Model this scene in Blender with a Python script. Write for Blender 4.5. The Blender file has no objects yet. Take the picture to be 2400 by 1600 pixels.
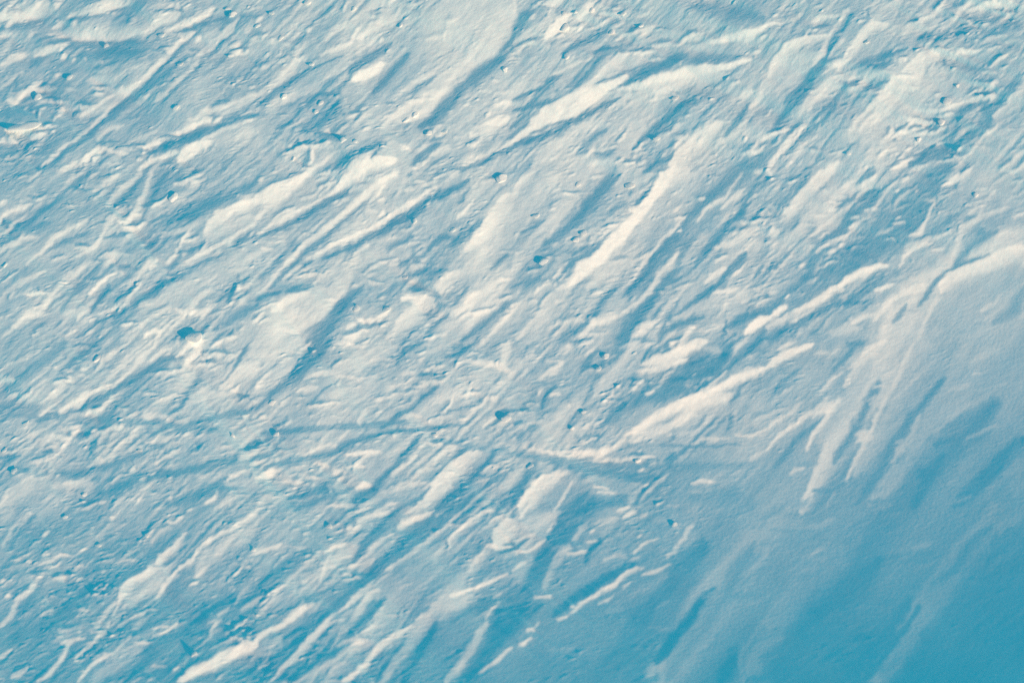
import bpy, math, random
import numpy as np
from mathutils import Vector, Matrix
from mathutils.bvhtree import BVHTree

# ---------------------------------------------------------------- camera, light, exposure
CAM_EL = math.radians(46.0)      # how steeply the camera looks down on the slope
ROLL = math.radians(22.0)        # the slope climbs away towards the upper left
DIST = 8.0
LENS = 85.0
SUN_EL = math.radians(12.5)
SUN_AZ = math.radians(295.0)     # direction towards the sun, from +x counter-clockwise
FOCUS = 8.8
FSTOP = 2.2
W, H = 2400.0, 1600.0
FPX = W * LENS / 36.0

scene = bpy.context.scene
col = scene.collection
vdir = np.array([0.0, math.cos(CAM_EL), -math.sin(CAM_EL)])
r0 = np.array([1.0, 0.0, 0.0])
u0 = np.array([0.0, math.sin(CAM_EL), math.cos(CAM_EL)])
RT = math.cos(ROLL) * r0 - math.sin(ROLL) * u0
UP = math.sin(ROLL) * r0 + math.cos(ROLL) * u0
CAM = -DIST * vdir

cd = bpy.data.cameras.new("camera")
cam = bpy.data.objects.new("camera", cd)
col.objects.link(cam)
m = Matrix(((RT[0], UP[0], -vdir[0], CAM[0]),
            (RT[1], UP[1], -vdir[1], CAM[1]),
            (RT[2], UP[2], -vdir[2], CAM[2]),
            (0, 0, 0, 1)))
cam.matrix_world = m
cd.lens = LENS
cd.sensor_width = 36.0
cd.clip_start = 0.05
cd.clip_end = 2000.0
cd.dof.use_dof = True
cd.dof.focus_distance = FOCUS
cd.dof.aperture_fstop = FSTOP
scene.camera = cam

world = bpy.data.worlds.new("World")
scene.world = world
world.use_nodes = True
nt = world.node_tree
nt.nodes.clear()
out = nt.nodes.new("ShaderNodeOutputWorld")
bg = nt.nodes.new("ShaderNodeBackground")
sky = nt.nodes.new("ShaderNodeTexSky")
sky.sky_type = 'NISHITA'
sky.sun_disc = False
sky.sun_elevation = SUN_EL
sky.sun_rotation = math.pi / 2 - SUN_AZ
sky.air_density = 1.0
sky.dust_density = 0.0
sky.ozone_density = 3.0
tint = nt.nodes.new("ShaderNodeMix")
tint.data_type = 'RGBA'
tint.blend_type = 'MULTIPLY'
tint.inputs[0].default_value = 1.0
tint.inputs[7].default_value = (0.12, 1.54, 1.29, 1.0)     # the deep teal cast of the picture's cold air
bg.inputs["Strength"].default_value = 0.15
nt.links.new(sky.outputs[0], tint.inputs[6])
nt.links.new(tint.outputs[2], bg.inputs["Color"])
nt.links.new(bg.outputs[0], out.inputs["Surface"])

sd = bpy.data.lights.new("sun", 'SUN')
sd.energy = 4.6
sd.angle = math.radians(1.5)
sd.color = (1.0, 0.57, 0.30)
sun = bpy.data.objects.new("sun", sd)
col.objects.link(sun)
SV = Vector((math.cos(SUN_EL) * math.cos(SUN_AZ), math.cos(SUN_EL) * math.sin(SUN_AZ), math.sin(SUN_EL)))
sun.rotation_euler = SV.to_track_quat('Z', 'Y').to_euler()

scene.view_settings.view_transform = 'Standard'
scene.view_settings.look = 'None'
scene.view_settings.exposure = 0.05
scene.view_settings.gamma = 1.0
scene.cycles.use_denoising = False      # keep the fine grain, as in the photograph
scene.render.filter_size = 1.1

# ---------------------------------------------------------------- survey of the drifts
# Each line is one wind-carved feature (crest, windward face, lee hollow): how much it
# turns to the sun (1 fully, 0 away), and its course with half widths.
FEATURES = """
T 0 0
.95 .8 .3 .3:0 165 30 200 150 35 330 90 50 430 10 45
.62:300 160 40 400 90 50 450 0 30
.1:0 195 15 70 195 12
.2:20 230 40 300 230 40 450 150 40
.8:590 160 12 800 90 40 1000 50 45 1180 5 25
.2:600 190 18 850 150 25 1150 60 25
.45 .85 .6 .15:430 300 15 850 270 70 1100 270 60 1380 230 40
.13:280 600 40 500 400 60 900 400 50 1300 380 50
.12:700 520 50 1000 470 50 1300 470 40
.78:1390 210 30 1530 160 65 1640 130 35
.03:1430 105 18 1550 80 18 1680 100 14
.97:1490 280 12 1620 250 25 1700 195 25 1860 140 25 1960 60 25
.12:1650 290 25 1850 220 50 2050 180 60 2300 130 50
.15:400 1568 25 600 1400 30 760 1290 30 900 1160 30 1050 1040 35 1230 870 30 1400 710 30 1560 540 30 1700 390 35 1860 240 30
.88 .8:380 1540 22 560 1370 22 720 1260 18 850 1140 15 1000 1000 20 1180 820 35 1340 690 28 1500 530 25 1640 380 22 1780 280 14
.86:730 1060 20 880 960 25 1080 835 22 1180 800 20
.6:850 1040 30 1000 950 40 1120 870 30
.2:1480 920 15 1620 790 18 1770 650 20 1860 550 15
.78:1420 920 22 1560 800 18 1720 650 16 1820 540 14
.72 .7 .5 .15:1900 450 30 2030 310 38 2150 210 30 2220 150 14
.18:1900 510 15 2070 350 20 2220 190 20
.2:0 1050 50 200 1010 60 400 970 40 550 960 30
.88:60 930 22 150 930 25 240 850 32 380 740 25
.9:290 1280 15 350 1255 28 430 1230 18
.85:0 1310 25 80 1290 28 170 1310 15
.9:310 510 12 450 440 28 540 430 22 640 385 10
.8:0 600 25 100 540 35 250 480 25
.85:0 340 30 100 310 22
.7:0 500 18 90 390 15
.65:0 830 22 100 740 22 210 640 15
.76:880 1280 12 1000 1190 28 1130 1140 20
.68:1170 1310 14 1300 1250 22 1450 1195 14
.03:1350 1410 30 1600 1290 60 1900 1200 45 2350 1040 40
1:1310 1360 12 1500 1260 30 1640 1210 22 1780 1140 32 1940 1075 22
.82:1730 1110 12 1900 1010 28 2100 950 22 2350 850 28
.72:1980 1060 15 2150 980 20 2350 890 18
.95:1260 1560 14 1400 1470 25 1640 1380 22
.98 .95 .3 .4:1620 1480 20 1720 1390 65 1830 1330 45 1950 1290 25
.76:1850 1280 20 2100 1160 26 2350 1080 24
.6:1900 1350 30 2200 1220 60 2352 1200 60
.95:700 1530 25 820 1440 38 920 1350 20
.12:880 1310 14 1060 1300 18
.8:930 1340 15 1060 1390 20 1170 1410 15
.7:560 1560 25 740 1500 35
.6:900 1500 30 1100 1430 30
.6:800 740 40 1050 700 50 1350 560 50
.28:450 620 60 600 540 60
T 1 0
.6:1500 300 120 1900 200 250 2250 100 200
.55:1200 800 100 1450 500 130 1600 300 100
.62 .86 .8 .12:1300 1080 50 1500 960 100 1720 760 150 1950 580 150 2200 320 130 2330 50 110
.1:1520 1160 50 1700 1000 70 1860 830 80 2050 660 75 2250 520 60 2352 330 60
.87:1140 1170 14 1300 1040 45 1500 900 38 1720 840 20
.8:1250 900 14 1450 750 24 1650 640 14
.03:860 660 30 1000 540 50 1150 450 40 1250 380 20
.1:1060 850 20 1200 700 48 1300 580 45 1400 480 20
1 .95 .25 .4:880 720 25 960 680 45 1070 640 40 1180 560 20
.14:0 960 26 250 780 26 500 620 18 800 500 15
.74:0 870 30 200 730 40 330 580 40 400 440 28 600 310 15
.85:570 495 12 720 440 24 880 370 12
.86:930 340 22 1100 230 26 1220 170 30 1320 90 14
.7:600 290 14 900 200 12
.1:400 1200 30 550 1140 60 680 1020 70 780 900 40
.66:80 1010 30 300 900 55 600 760 40
.76:600 740 22 720 660 25 830 600 14
.2:300 1090 15 450 960 20 600 850 10
.95:580 1220 12 650 1195 22 720 1240 14
.9:230 1400 14 330 1370 25 460 1320 16
.8:530 1350 12 700 1330 16
.88:470 1560 22 620 1480 25 690 1400 14
.08:700 1540 40 850 1430 55 1000 1370 40 1150 1280 20
1:880 1560 45 1050 1490 65 1260 1460 40
.7:1120 1380 30 1250 1340 55 1400 1360 30
.08:1060 1450 14 1110 1370 16 1200 1300 12
.92:1310 1320 10 1420 1360 12
.86:950 1450 14 1060 1385 12
.8:1590 1430 20 1680 1380 38 1780 1350 22
.2:1450 1480 25 1600 1340 30 1700 1300 20
.98:1960 1240 20 2100 1170 45 2300 1080 58
.6:2000 1200 60 2300 1200 60
.9:2200 1390 20 2350 1290 34
.85:1900 1500 20 1980 1450 42 2090 1420 20
.15:1850 1565 20 2100 1470 24 2350 1350 28
.86:2090 1020 8 2200 960 12 2340 910 14
.8:2060 820 12 2170 820 12
.76:2190 850 12 2350 835 16
.7:2250 500 14 2350 440 18
.7:880 1140 20 1060 1020 14
T 2 0
.2:0 330 60 100 180 60 200 80 40
.72:20 390 25 150 310 45 300 220 45 400 130 30
.9:270 60 22 340 40 40 460 0 35
.88:310 105 10 380 100 10
.12:450 480 20 650 390 45 850 290 35 1000 200 15
.18:0 900 25 200 830 30 400 700 20
.15:0 1010 18 150 975 18 300 830 16 450 680 10
.12:0 1010 14 350 930 18 600 850 14
.14:560 800 12 720 650 22 800 540 22 950 440 16
.86:380 690 8 520 620 14 730 520 10
.7:0 800 20 130 750 22 160 710 12
.72:100 830 16 280 760 14
.65:730 450 14 820 410 18
.62:360 880 25 480 820 25
.62:850 700 50 1050 600 70 1250 520 30
.9 .7 .15 .6:560 850 20 760 740 28 890 610 34 1000 530 40 1100 490 20
.12:0 1340 28 300 1230 28 600 1100 28 850 960 30 1000 900 20
1 .97 .15 .2:0 1290 28 120 1200 34 300 1060 62 500 980 88 700 880 72 900 780 38 1060 690 14
.22:780 760 8 900 725 12 1100 640 10 1300 570 8
.07:1000 800 30 1150 700 50 1400 590 60 1600 510 50
.2:1600 560 40 1850 540 50 2100 520 30
.72:1050 890 50 1400 810 80 1700 730 80 1950 690 50
.98:960 820 14 1200 780 32 1350 720 42 1650 660 52 2000 610 30 2210 540 14
.84:1280 950 14 1370 850 32 1500 780 30
.3:1090 830 14 1150 830 14
.92:1000 340 12 1200 280 22 1330 240 12
.86:790 235 12 890 190 18
.86:820 130 12 960 140 16 1010 165 10
.62:1150 400 30 1500 300 30
.96:1800 400 14 2000 350 34 2180 320 38 2352 250 22
.2:1600 420 10 1800 350 14 1950 250 12
.25:1650 60 60 2000 120 110 2300 180 90
.8:890 1000 16 1000 940 30 1100 970 16
.6:600 1200 60 850 1120 60 1100 1040 40
.12:1150 1310 30 1300 1190 50 1500 1010 40 1700 900 30
.13:590 1410 30 750 1260 45 870 1170 20
.15:1690 1100 10 1900 920 16 1980 860 10
.2:1430 1340 22 1600 1200 24
.12:1200 1568 40 1350 1500 50 1500 1430 30
.86:2090 910 16 2160 860 34 2230 830 20
.15:1950 1240 20 2080 1100 30 2180 950 25
.8:2190 990 18 2280 890 26 2350 720 24
.98 .66 .06 .8:1500 1568 70 1600 1440 90 1720 1330 90 1840 1220 70 1920 1130 30
.86 .6 .2 .8:1930 1320 16 2060 1240 34 2160 1120 50
.6:2100 1300 80 2280 1180 60
.76 .6 .1 .8:190 1560 40 320 1430 70 520 1280 70
.92:1090 1390 8 1200 1370 12
.9:700 1510 20 850 1450 38
.7:1050 1200 30 1150 1100 25
T 3 0
.62:0 830 120 200 700 140 400 500 80
.98 .66 .1 .7:20 700 50 130 560 60 200 460 60 330 400 50 560 345 18
.1:60 1150 35 250 930 55 400 700 50 550 520 45 640 350 28 780 130 20
.8:400 620 18 520 430 22 620 260 16 740 90 12
.8:390 215 14 480 175 28 650 155 12
.2:380 270 16 580 230 16
.9:0 240 14 120 220 14 230 195 10
.65:950 200 30 1050 130 50 1150 60 40 1320 40 16
.92 .62 .1 .6:640 650 20 760 500 38 880 350 45 970 260 48 1110 235 18
.2:780 640 30 950 560 50 1200 470 30
.15:1000 570 18 1150 500 28 1300 440 12
.86:1210 290 10 1320 225 12
.2:1190 340 12 1280 270 10
.82:1380 215 22 1480 170 30 1600 100 20
.6:1100 300 40 1350 280 60 1600 200 50
.86:1540 300 14 1700 230 22 1760 120 20 1900 20 20
.3:1900 200 80 2300 250 90
.95:1820 130 18 2050 65 34 2240 60 22
.1:1540 390 18 1730 320 36 1890 255 16
.9:740 740 8 880 700 10
.76:760 880 14 900 730 22 1000 685 20 1180 680 10
.1:610 920 14 720 770 26
.2:780 930 14 900 830 24 1080 740 16
.7:550 540 14 640 440 24 700 370 16
.8 .66 .1 .5:280 1070 30 400 940 48 500 850 50 600 760 50 680 700 20
.2:480 1160 18 600 1000 26 670 830 18
.86:0 1540 30 90 1420 34 200 1300 34 340 1140 25
.12:200 1380 12 320 1240 18 430 1150 12
.76:170 1540 20 280 1400 24 380 1290 20 470 1255 10
.15:790 1140 14 920 1040 22 1050 910 20
.92 .62 .04 .8:760 1290 60 900 1160 90 1050 1020 100 1180 870 100 1320 730 100 1450 590 90 1560 510 50
.62:1300 1000 80 1500 800 120 1600 650 80
.3:1600 580 40 1850 640 50 2000 640 40
.98:1540 485 14 1640 505 18 1720 540 18 1780 480 18 1900 500 20 2080 455 12
.86:1970 680 10 2110 680 14
.5:2150 500 40 2300 480 40
.9:1380 1010 12 1560 1030 22 1700 990 24 1800 950 16 1940 940 10
.13:1680 1120 25 1850 1000 38 1980 940 18
.9:1230 1075 10 1380 1120 26 1510 1140 18
.12:1460 1190 14 1550 1150 22
.2:1300 1520 50 1700 1350 60 2000 1150 60 2200 850 40 2320 680 30
.72:1440 1330 12 1700 1230 22 1930 1150 14
.8:1500 1310 8 1700 1310 10
.58:2150 1100 50 2320 950 70
.82 .6 .08 .6:2080 1090 16 2190 980 34 2352 840 34
.5:1850 1480 60 2050 1350 90 2250 1250 100
.87:1750 1500 8 1880 1390 14 1970 1260 14 2060 1210 12 2120 1120 8
.7:2200 1568 20 2300 1450 34 2352 1390 30
.9:540 1568 30 640 1490 38
.6:700 1250 60 1000 1300 60 1200 1350 50
T 0 1
.2:230 145 12 420 0 12
.82:250 100 16 380 15 14
.8:0 440 22 150 365 24 300 300 16
.86:0 320 20 60 280 16
.13:0 680 34 200 540 30 400 360 24 600 200 20 760 50 18
.76:0 620 14 120 500 24 250 405 12
.64:300 370 12 430 280 18 600 150 24 740 10 30
.77:0 745 14 110 690 32 200 630 20 350 600 22
.2:380 760 16 600 650 26 850 570 20
.82:250 880 14 400 730 24 500 620 28 700 510 26 860 440 16
.86:700 800 16 800 740 26 880 680 26 940 610 16 980 520 22
.18:1050 330 14 1200 190 25 1320 30 22
.77:980 320 20 1080 210 32 1200 110 36 1290 10 28
.76:860 200 16 980 110 26 1110 40 16
.18:1280 480 14 1380 310 25 1450 130 25 1550 10 20
.86:1150 500 18 1250 360 30 1330 220 32 1360 130 20 1400 0 16
.7:950 570 28 1020 450 26 1140 340 22
.15:950 620 14 1150 590 20 1200 550 12
.92:1590 130 14 1700 110 28 1830 90 18
.8:1340 470 10 1460 430 14
.2:1350 480 14 1550 400 14
.17:1650 430 60 1850 340 80 2150 200 60 2352 100 50
.74:1900 640 30 2100 520 60 2352 420 60
1 .8 .08 .6:1880 590 25 1970 460 48 2150 370 52 2352 280 62
.22:1700 905 12 2000 770 16 2352 580 16
.92:1690 850 10 1850 770 22 2050 670 25 2200 570 20 2352 470 20
.76:1680 880 10 1900 800 12 2150 700 14
.15:1700 750 18 1850 685 18
.92:1510 910 8 1560 820 14 1640 720 10
.76:1400 600 12 1600 575 26 1850 480 20
.12:1330 710 18 1420 660 28
.15:1500 900 12 1580 880 30 1680 760 16
.72:960 890 20 1040 790 36 1180 770 14
.82:1100 1070 12 1250 1000 22 1330 900 20 1400 820 18
.92:1370 900 14 1430 860 24 1450 810 14
.7:1150 900 16 1260 860 14
.82:500 1130 18 620 990 36 740 910 30 860 840 14
.8:20 1160 16 130 1070 26 280 990 24 430 930 14
.76:100 1190 12 300 1080 22
.88:110 1450 16 250 1350 36 400 1260 38 520 1100 24
.1:840 1310 14 930 1180 32 1020 1050 16
.2:560 1300 25 680 1120 35 850 960 30 950 840 25
.8:710 1370 16 830 1270 24
.86:890 1335 12 1050 1265 18 1200 1220 10
.2:870 1400 16 1080 1330 20 1250 1230 14
.64:1300 1250 60 1700 1120 120 2050 930 120 2352 780 110
.08:1220 1230 16 1400 1130 42 1500 1040 42 1700 940 20
.9:1600 1270 14 1750 1310 30 1860 1320 38 2000 1210 18
.22:1950 1480 20 2100 1380 40 2352 1230 60
.76:1100 1560 14 1280 1440 14 1440 1310 10
.9:1330 1500 16 1480 1480 30
.76:930 1520 14 1030 1430 24
.86:590 1530 14 700 1470 24
.8:610 1325 10 700 1290 14
.7:0 1550 20 110 1470 22
.08:1650 1550 25 1720 1480 34 1860 1490 26
.75:1250 1245 10 1420 1235 12
.25:250 560 60 450 480 40
T 1 1
.1:0 190 30 200 100 45 420 0 40
.86:0 440 36 150 310 42 300 190 35
1 .84 .1 .5:0 290 66 150 200 66 330 110 48 500 0 25
.1:0 620 18 200 530 26 430 420 42 620 300 42 850 180 34 1000 100 22
.88:0 575 12 150 490 22 330 400 24 480 320 16 640 230 12
1:640 230 16 760 150 32 860 60 55 980 0 60
.25:100 1100 14 350 830 22 600 620 24 800 460 22 1050 220 18
.62:700 640 40 1000 470 70 1250 300 60
.93:30 1130 10 250 880 14 500 620 26 700 480 36 900 320 34 1080 150 40 1320 0 18
.7:860 180 30 1000 130 30
.72:1210 400 12 1280 260 20 1380 40 18
.06:620 800 20 850 700 32 1050 600 40 1250 490 50 1420 390 54 1650 240 40 1950 90 40
1:530 780 22 700 695 28 870 620 30 1050 530 25 1200 440 22 1400 310 34 1660 140 12
.85:440 800 22 540 790 22
.9:1110 280 14 1180 260 20
.86:1000 350 12 1180 395 16
.85:1380 180 14 1450 160 20
.85:1450 100 14 1570 100 12
.98:1850 450 20 1930 370 25 2010 260 8
.66:1720 480 18 1850 350 25 2030 190 25 2120 80 25
.16:1780 700 24 1950 560 45 2090 440 25
.12:1850 300 14 1960 150 14
.95 .66 .05 .8:1920 750 20 2060 640 60 2180 500 80 2320 330 90 2352 280 80
.62:2050 800 80 2250 650 100
.62:1780 890 30 2050 900 70 2352 960 80
1 .82 .1 .5:1440 1230 30 1570 1180 35 1700 1080 48 1780 980 44 1880 930 18
.84:1280 1410 20 1430 1290 45 1620 1240 45
.74:1200 1540 30 1350 1430 50 1550 1340 40
.2:1650 1230 16 1800 1240 20 1950 1060 18
.15:1550 1490 14 1650 1400 26 1780 1310 14
.8:1790 1340 22 1950 1230 42 2150 1080 40 2260 980 20
.65:1650 1500 40 1850 1400 60
.17:1880 1568 30 2050 1430 50 2250 1260 45 2352 1180 30
.12:2150 910 10 2310 750 18
.1:1700 1150 40 1450 1090 60 1600 1000 50
.15:1430 950 40 1600 920 50 1750 900 30
.62:600 1030 30 850 890 70 1130 760 50
.12:540 1568 90 640 1450 110 760 1300 95 850 1160 60 980 1060 35
.7 .72 .3 .15:60 1540 70 280 1360 140 540 1220 130 760 1090 60 880 930 25
.96:140 1310 22 260 1210 42 400 1140 48 500 1110 22
.86:150 1540 16 220 1450 32 400 1500 14
.8:600 1330 12 700 1200 35 800 1120 20
.1:0 1180 26 150 1120 36 350 1075 36 520 1065 18
.7:0 1110 10 280 1080 8
.97:820 1450 18 900 1415 30
1:920 1350 20 1000 1390 24 1100 1370 22 1200 1320 22
.9:810 1568 18 950 1510 30
.12:800 1510 20 1000 1430 20 1200 1370 14
.86:230 1010 12 330 930 28 430 860 16
.92:430 985 14 560 950 20
.2:30 1000 16 200 820 24 380 600 24
.86:40 715 14 150 720 16
.7:30 670 16 250 640 14
.8:780 845 12 960 800 14
.8:1200 620 12 1430 630 14
.18:1200 740 20 1300 660 35 1450 590 25
.17:1550 750 20 1700 600 30 1850 620 20
T 2 1
.66:0 400 140 200 220 140 420 50 90
.92:0 220 22 60 130 34 210 0 25
.76 .6 .25 .6:0 920 45 120 730 52 300 570 52 500 330 52 640 200 30
.12:520 550 40 700 300 45 850 130 40 1000 30 35
.2:300 680 40 550 500 60
.16:480 900 40 700 740 60 920 620 35
.18:80 570 14 300 450 26
.12:1130 310 18 1230 210 25 1310 140 16
.2:820 450 12 950 350 16 1050 290 12
.2:0 1080 40 250 980 60
.66 .52:720 1060 60 900 930 120 1100 720 150 1280 480 160 1450 280 160 1600 60 150
1 .96 .1 .3:540 1050 30 640 940 56 760 830 56 880 710 54 1050 540 44 1170 400 40 1250 300 34 1360 140 50 1500 0 80
.78:1450 100 60 1620 0 70
.1:1030 1150 35 1200 960 58 1350 760 70 1500 600 60 1650 400 45 1800 250 45 1950 120 28
.88:1070 1050 10 1200 870 16 1320 710 18 1470 540 20 1600 420 14
.75:1070 920 12 1140 830 14
.9:180 1410 20 280 1300 32 335 1220 14
.86:40 1550 20 150 1450 30 200 1390 18
.64:150 1568 80 300 1400 90 420 1200 80 500 1100 60
.86:400 1080 14 540 1060 34
.15:430 1568 40 620 1430 50 750 1330 45 850 1180 45 960 1070 25
.06:980 1530 50 1130 1370 60 1270 1220 45 1360 1060 30 1500 910 25
.88:1000 1330 18 1150 1220 26 1280 1090 30 1350 960 26 1450 870 26 1530 750 25
.8:600 1550 20 800 1390 34 1010 1325 24
.6:1550 900 40 1700 700 50 1800 550 40
.77:1700 470 12 1780 350 25 1950 260 20 2050 110 16 2120 0 16
.77:1890 510 14 2000 410 26 2110 310 20
.82:1930 350 20 2050 250 34 2130 170 28
.12:1940 530 25 2080 420 40 2150 280 38 2220 150 34 2352 50 34
.14:1680 840 18 1850 650 28 1960 520 22
.92:2150 290 8 2250 220 12
.9:2230 15 16 2352 10 30
.76:1850 720 20 2050 660 38 2250 520 40
.6:2100 750 60 2300 680 60
.86:1770 1040 14 1850 960 26 1960 890 20
.08:1500 1330 14 1620 1220 20 1780 1130 30 1900 1040 30 2000 900 25 2150 750 32
.62:1700 1270 50 1950 1200 70 2200 1150 50
.92:1840 1130 14 1980 1105 24 2180 1060 14
.82:2210 1170 8 2352 1030 10
.07:1400 1470 30 1550 1400 45 1750 1350 35
.03:1950 1450 25 2130 1350 48 2352 1260 45
1:2140 1490 25 2230 1430 44 2352 1350 46
.14:1340 1568 30 1430 1400 40 1510 1200 25
.77:1090 1560 30 1200 1450 44 1310 1380 35
.82:1550 1550 16 1680 1440 28
.6:1720 1480 30 1950 1420 40
.6:1400 1300 30 1480 1150 30
T 3 1
.15:90 430 14 200 320 16 290 150 14 410 0 14
.7:300 520 60 500 320 110 720 150 80
.98 .74 .2 .5:120 470 30 220 370 48 330 230 58 430 130 58 580 0 60
.86:0 600 30 80 560 44
.64:0 850 80 200 650 80 350 550 50
.15:0 1310 60 200 1130 50 370 950 48 400 820 50 550 650 50 750 450 58 900 330 58 1030 170 30
.22:500 980 60 800 830 100 1150 650 100 1350 450 80 1560 200 50
.3:0 940 10 200 750 10 450 510 12
.12:650 335 12 850 190 16
.82:0 1020 10 100 900 12 250 730 14 450 560 13 650 380 12 850 210 11 1000 90 10
.8:0 1130 10 90 1110 18
.82:440 770 10 560 660 24 700 600 20
.82:870 375 12 1000 350 16
.95:540 360 12 640 350 18
.9:420 410 12 530 410 16
.86:760 445 12 840 420 18
.92:1300 600 14 1400 575 25 1460 450 18 1500 330 14 1580 200 9
.96:1590 160 12 1680 110 30 1750 30 30
.5:1650 300 60 1850 150 80 2050 50 80
.86:1150 490 10 1270 480 12
.86:1070 635 8 1180 630 12
.7:1000 600 14 1150 520 16
.66:0 1450 40 200 1350 50 450 1290 35
.92:0 1370 25 100 1280 34 180 1255 18
.88:230 1290 20 450 1220 34 600 1090 34 700 1100 24
.22:700 1220 40 930 1080 50 1090 920 30
1:640 1080 18 750 1000 42 870 940 45 1000 890 28 1110 880 14
.1:0 1550 45 200 1440 50 400 1340 40 600 1230 32 850 1200 18
.86:1210 900 12 1270 780 20 1340 720 20 1460 655 14
.52:1300 880 40 1500 750 60
.25:1500 560 30 1750 400 30
.28:1700 900 30 1850 700 55 2100 560 50
.72:1650 870 16 1720 740 26 1800 520 34 1950 430 34 2220 330 18
.76:1830 410 14 1980 310 25 2090 180 14
.86:2250 440 10 2352 390 16
.22:1380 1250 22 1500 1080 28 1650 930 28 1850 830 24 2050 780 18
.54 .34:1550 1540 180 1780 1280 220 2050 1080 200 2352 960 150
.9 .62 .04 .8:1600 1120 40 1680 1010 65 1850 930 62 2050 880 70 2200 790 70 2352 740 70
.72:1370 1568 14 1470 1340 18 1500 1250 18 1570 1150 14
.62:1960 1300 12 2080 1220 20 2150 1120 10
.3:2080 1400 60 2250 1280 80 2352 1100 80
.77:960 1400 16 1080 1240 34 1200 1160 30 1330 1090 30 1460 1040 18
.77:770 1410 14 980 1290 26
.62:1100 1568 30 1250 1450 40 1420 1290 30
.25:1150 1400 30 1270 1250 30
.6:600 1500 60 850 1450 40
T 0 2
.9:1680 60 25 1790 40 60 1860 10 50
.12:330 730 22 600 690 24 800 600 30 1000 490 34 1200 370 45 1350 260 34 1500 170 28 1700 150 14
.93:540 655 16 700 560 32 850 480 26 1030 395 12
.76:350 675 16 500 650 24
.8:1370 195 14 1480 110 22 1570 60 14
.76:950 180 12 1080 90 22 1190 10 16
.25:0 480 50 200 330 60 450 150 60 600 0 50
.76:0 270 12 120 210 18 250 150 18 370 105 10
.86:0 380 14 140 350 16
.28:0 600 70 400 620 70
.86:2090 195 12 2230 95 16
.13:2070 380 12 2180 200 22 2280 40 20
.8:2050 440 30 2200 310 70 2352 220 90
.76:1240 210 22 1350 120 44
.66:1420 620 50 1600 480 80 1780 310 60
.86:1580 290 12 1700 240 22 1790 215 14
.22:1640 620 25 1750 450 34 1860 290 35
.72:1680 620 25 1850 500 46 2100 480 40
.86 .8 .6 .6:1080 710 20 1400 690 38 1580 700 22
.86:890 865 16 1020 810 28 1150 800 20
.8:170 935 14 300 860 25 410 805 14
.76:400 935 12 540 930 18
.2:1480 870 25 1900 720 45 2352 600 40
.15:0 1080 38 190 1060 30
.2:450 1230 25 800 1210 45 1200 1080 50 1500 950 30
.14:880 1420 30 1300 1250 55 1700 1200 50 2250 1060 60
.15:1550 1500 60 2000 1350 60 2200 1330 30
.76:800 1165 12 930 1090 24
.7:280 1130 14 470 1080 20
.66:0 1568 60 120 1430 85 330 1270 50
.82:200 1295 10 330 1225 16
.86:0 1520 14 70 1420 16
.6:470 1330 30 850 1320 60
.82:590 1315 16 690 1290 24
.6:2080 1330 30 2352 1290 50
.87:2080 1290 10 2150 1220 16 2270 1190 14
.97:1880 1495 14 1960 1460 20 2005 1385 14
.7:1970 1550 14 2100 1480 20 2200 1420 12
.62:1650 950 40 2000 870 50
T 1 2
.7:0 120 110 200 80 120 430 0 60
.12:0 620 34 200 420 66 400 260 90 550 100 90 660 0 80
.66:0 480 45 200 350 60 350 180 60
.96:0 430 16 70 360 16 150 265 6
.92:700 40 16 860 10 20
.86:440 355 14 600 285 28 720 260 16
.86:380 465 14 570 430 24
.66:680 280 50 1000 180 90 1300 60 80
.58:600 520 60 1000 450 100 1300 400 60
.82:730 320 14 950 345 16 1120 325 10
.2:470 600 10 560 500 18 700 390 16
.14:1280 210 16 1380 80 34 1520 0 30
.1:1720 150 25 1950 40 50
.1:1500 300 18 1660 290 22
.14:1550 520 20 1680 400 16
.86:1900 190 20 2150 205 32 2352 280 35
.87:2270 200 30 2330 0 50
.76:1520 270 12 1700 250 16
.96:1510 385 12 1670 365 20
.92:1220 405 10 1380 380 16
.8:1330 300 14 1460 290 14
.13:1150 780 16 1300 690 28 1430 620 24 1560 480 24
.82:1360 745 14 1430 680 22 1520 690 14
.72:1560 745 10 1820 700 16
.2:1600 710 10 1800 640 14 2000 580 14
.7:1640 570 30 1930 430 60
0.05:2190 680 18 2300 630 32
.17:0 1160 40 300 1110 40 600 1050 35 850 960 35
.13:750 970 25 950 900 42 1200 830 30 1600 800 24 1900 760 12
.82:430 1065 12 550 990 26 710 935 12
1:820 1040 14 1000 1040 26 1160 1020 8
.96:820 1160 10 1000 1150 18
.92:540 1130 12 680 1150 20
.9:700 1185 12 810 1190 14
.92:460 1260 12 590 1260 25
.97:0 1260 18 100 1250 20 190 1185 14
.97:920 1355 14 1000 1320 34 1070 1325 14
.06:860 1500 34 1080 1340 40 1230 1190 34 1350 1060 30 1540 840 25
.72:1150 1090 12 1300 980 24 1490 835 14
.84:1250 1230 14 1400 1110 22 1520 980 20 1610 890 12
.2:1440 1220 12 1650 1040 14 1810 900 12
.82:1430 1270 16 1600 1120 28 1780 980 28 1900 950 16
.06:1590 1310 18 1780 1120 25 1880 1020 24 1960 975 12
.87 .74 .08 .12:1480 1520 40 1680 1330 66 1850 1150 64 1970 1070 46 2070 1020 20
.08:1620 1568 60 1850 1400 62 2000 1240 50 2150 1060 26 2210 1000 14
.76:930 1568 30 1150 1430 40 1350 1330 40 1560 1310 20
.14:1280 1550 14 1500 1440 22 1610 1330 14
.88:1080 1568 18 1290 1480 25
.62:1900 1568 14 2050 1420 22 2210 1290 14
.57:2080 1530 16 2200 1380 28 2352 1250 30
.06:2200 1568 30 2352 1430 50
.82:240 1300 14 440 1300 26
.7:0 1568 25 100 1450 38 300 1450 25 410 1465 12
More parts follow.
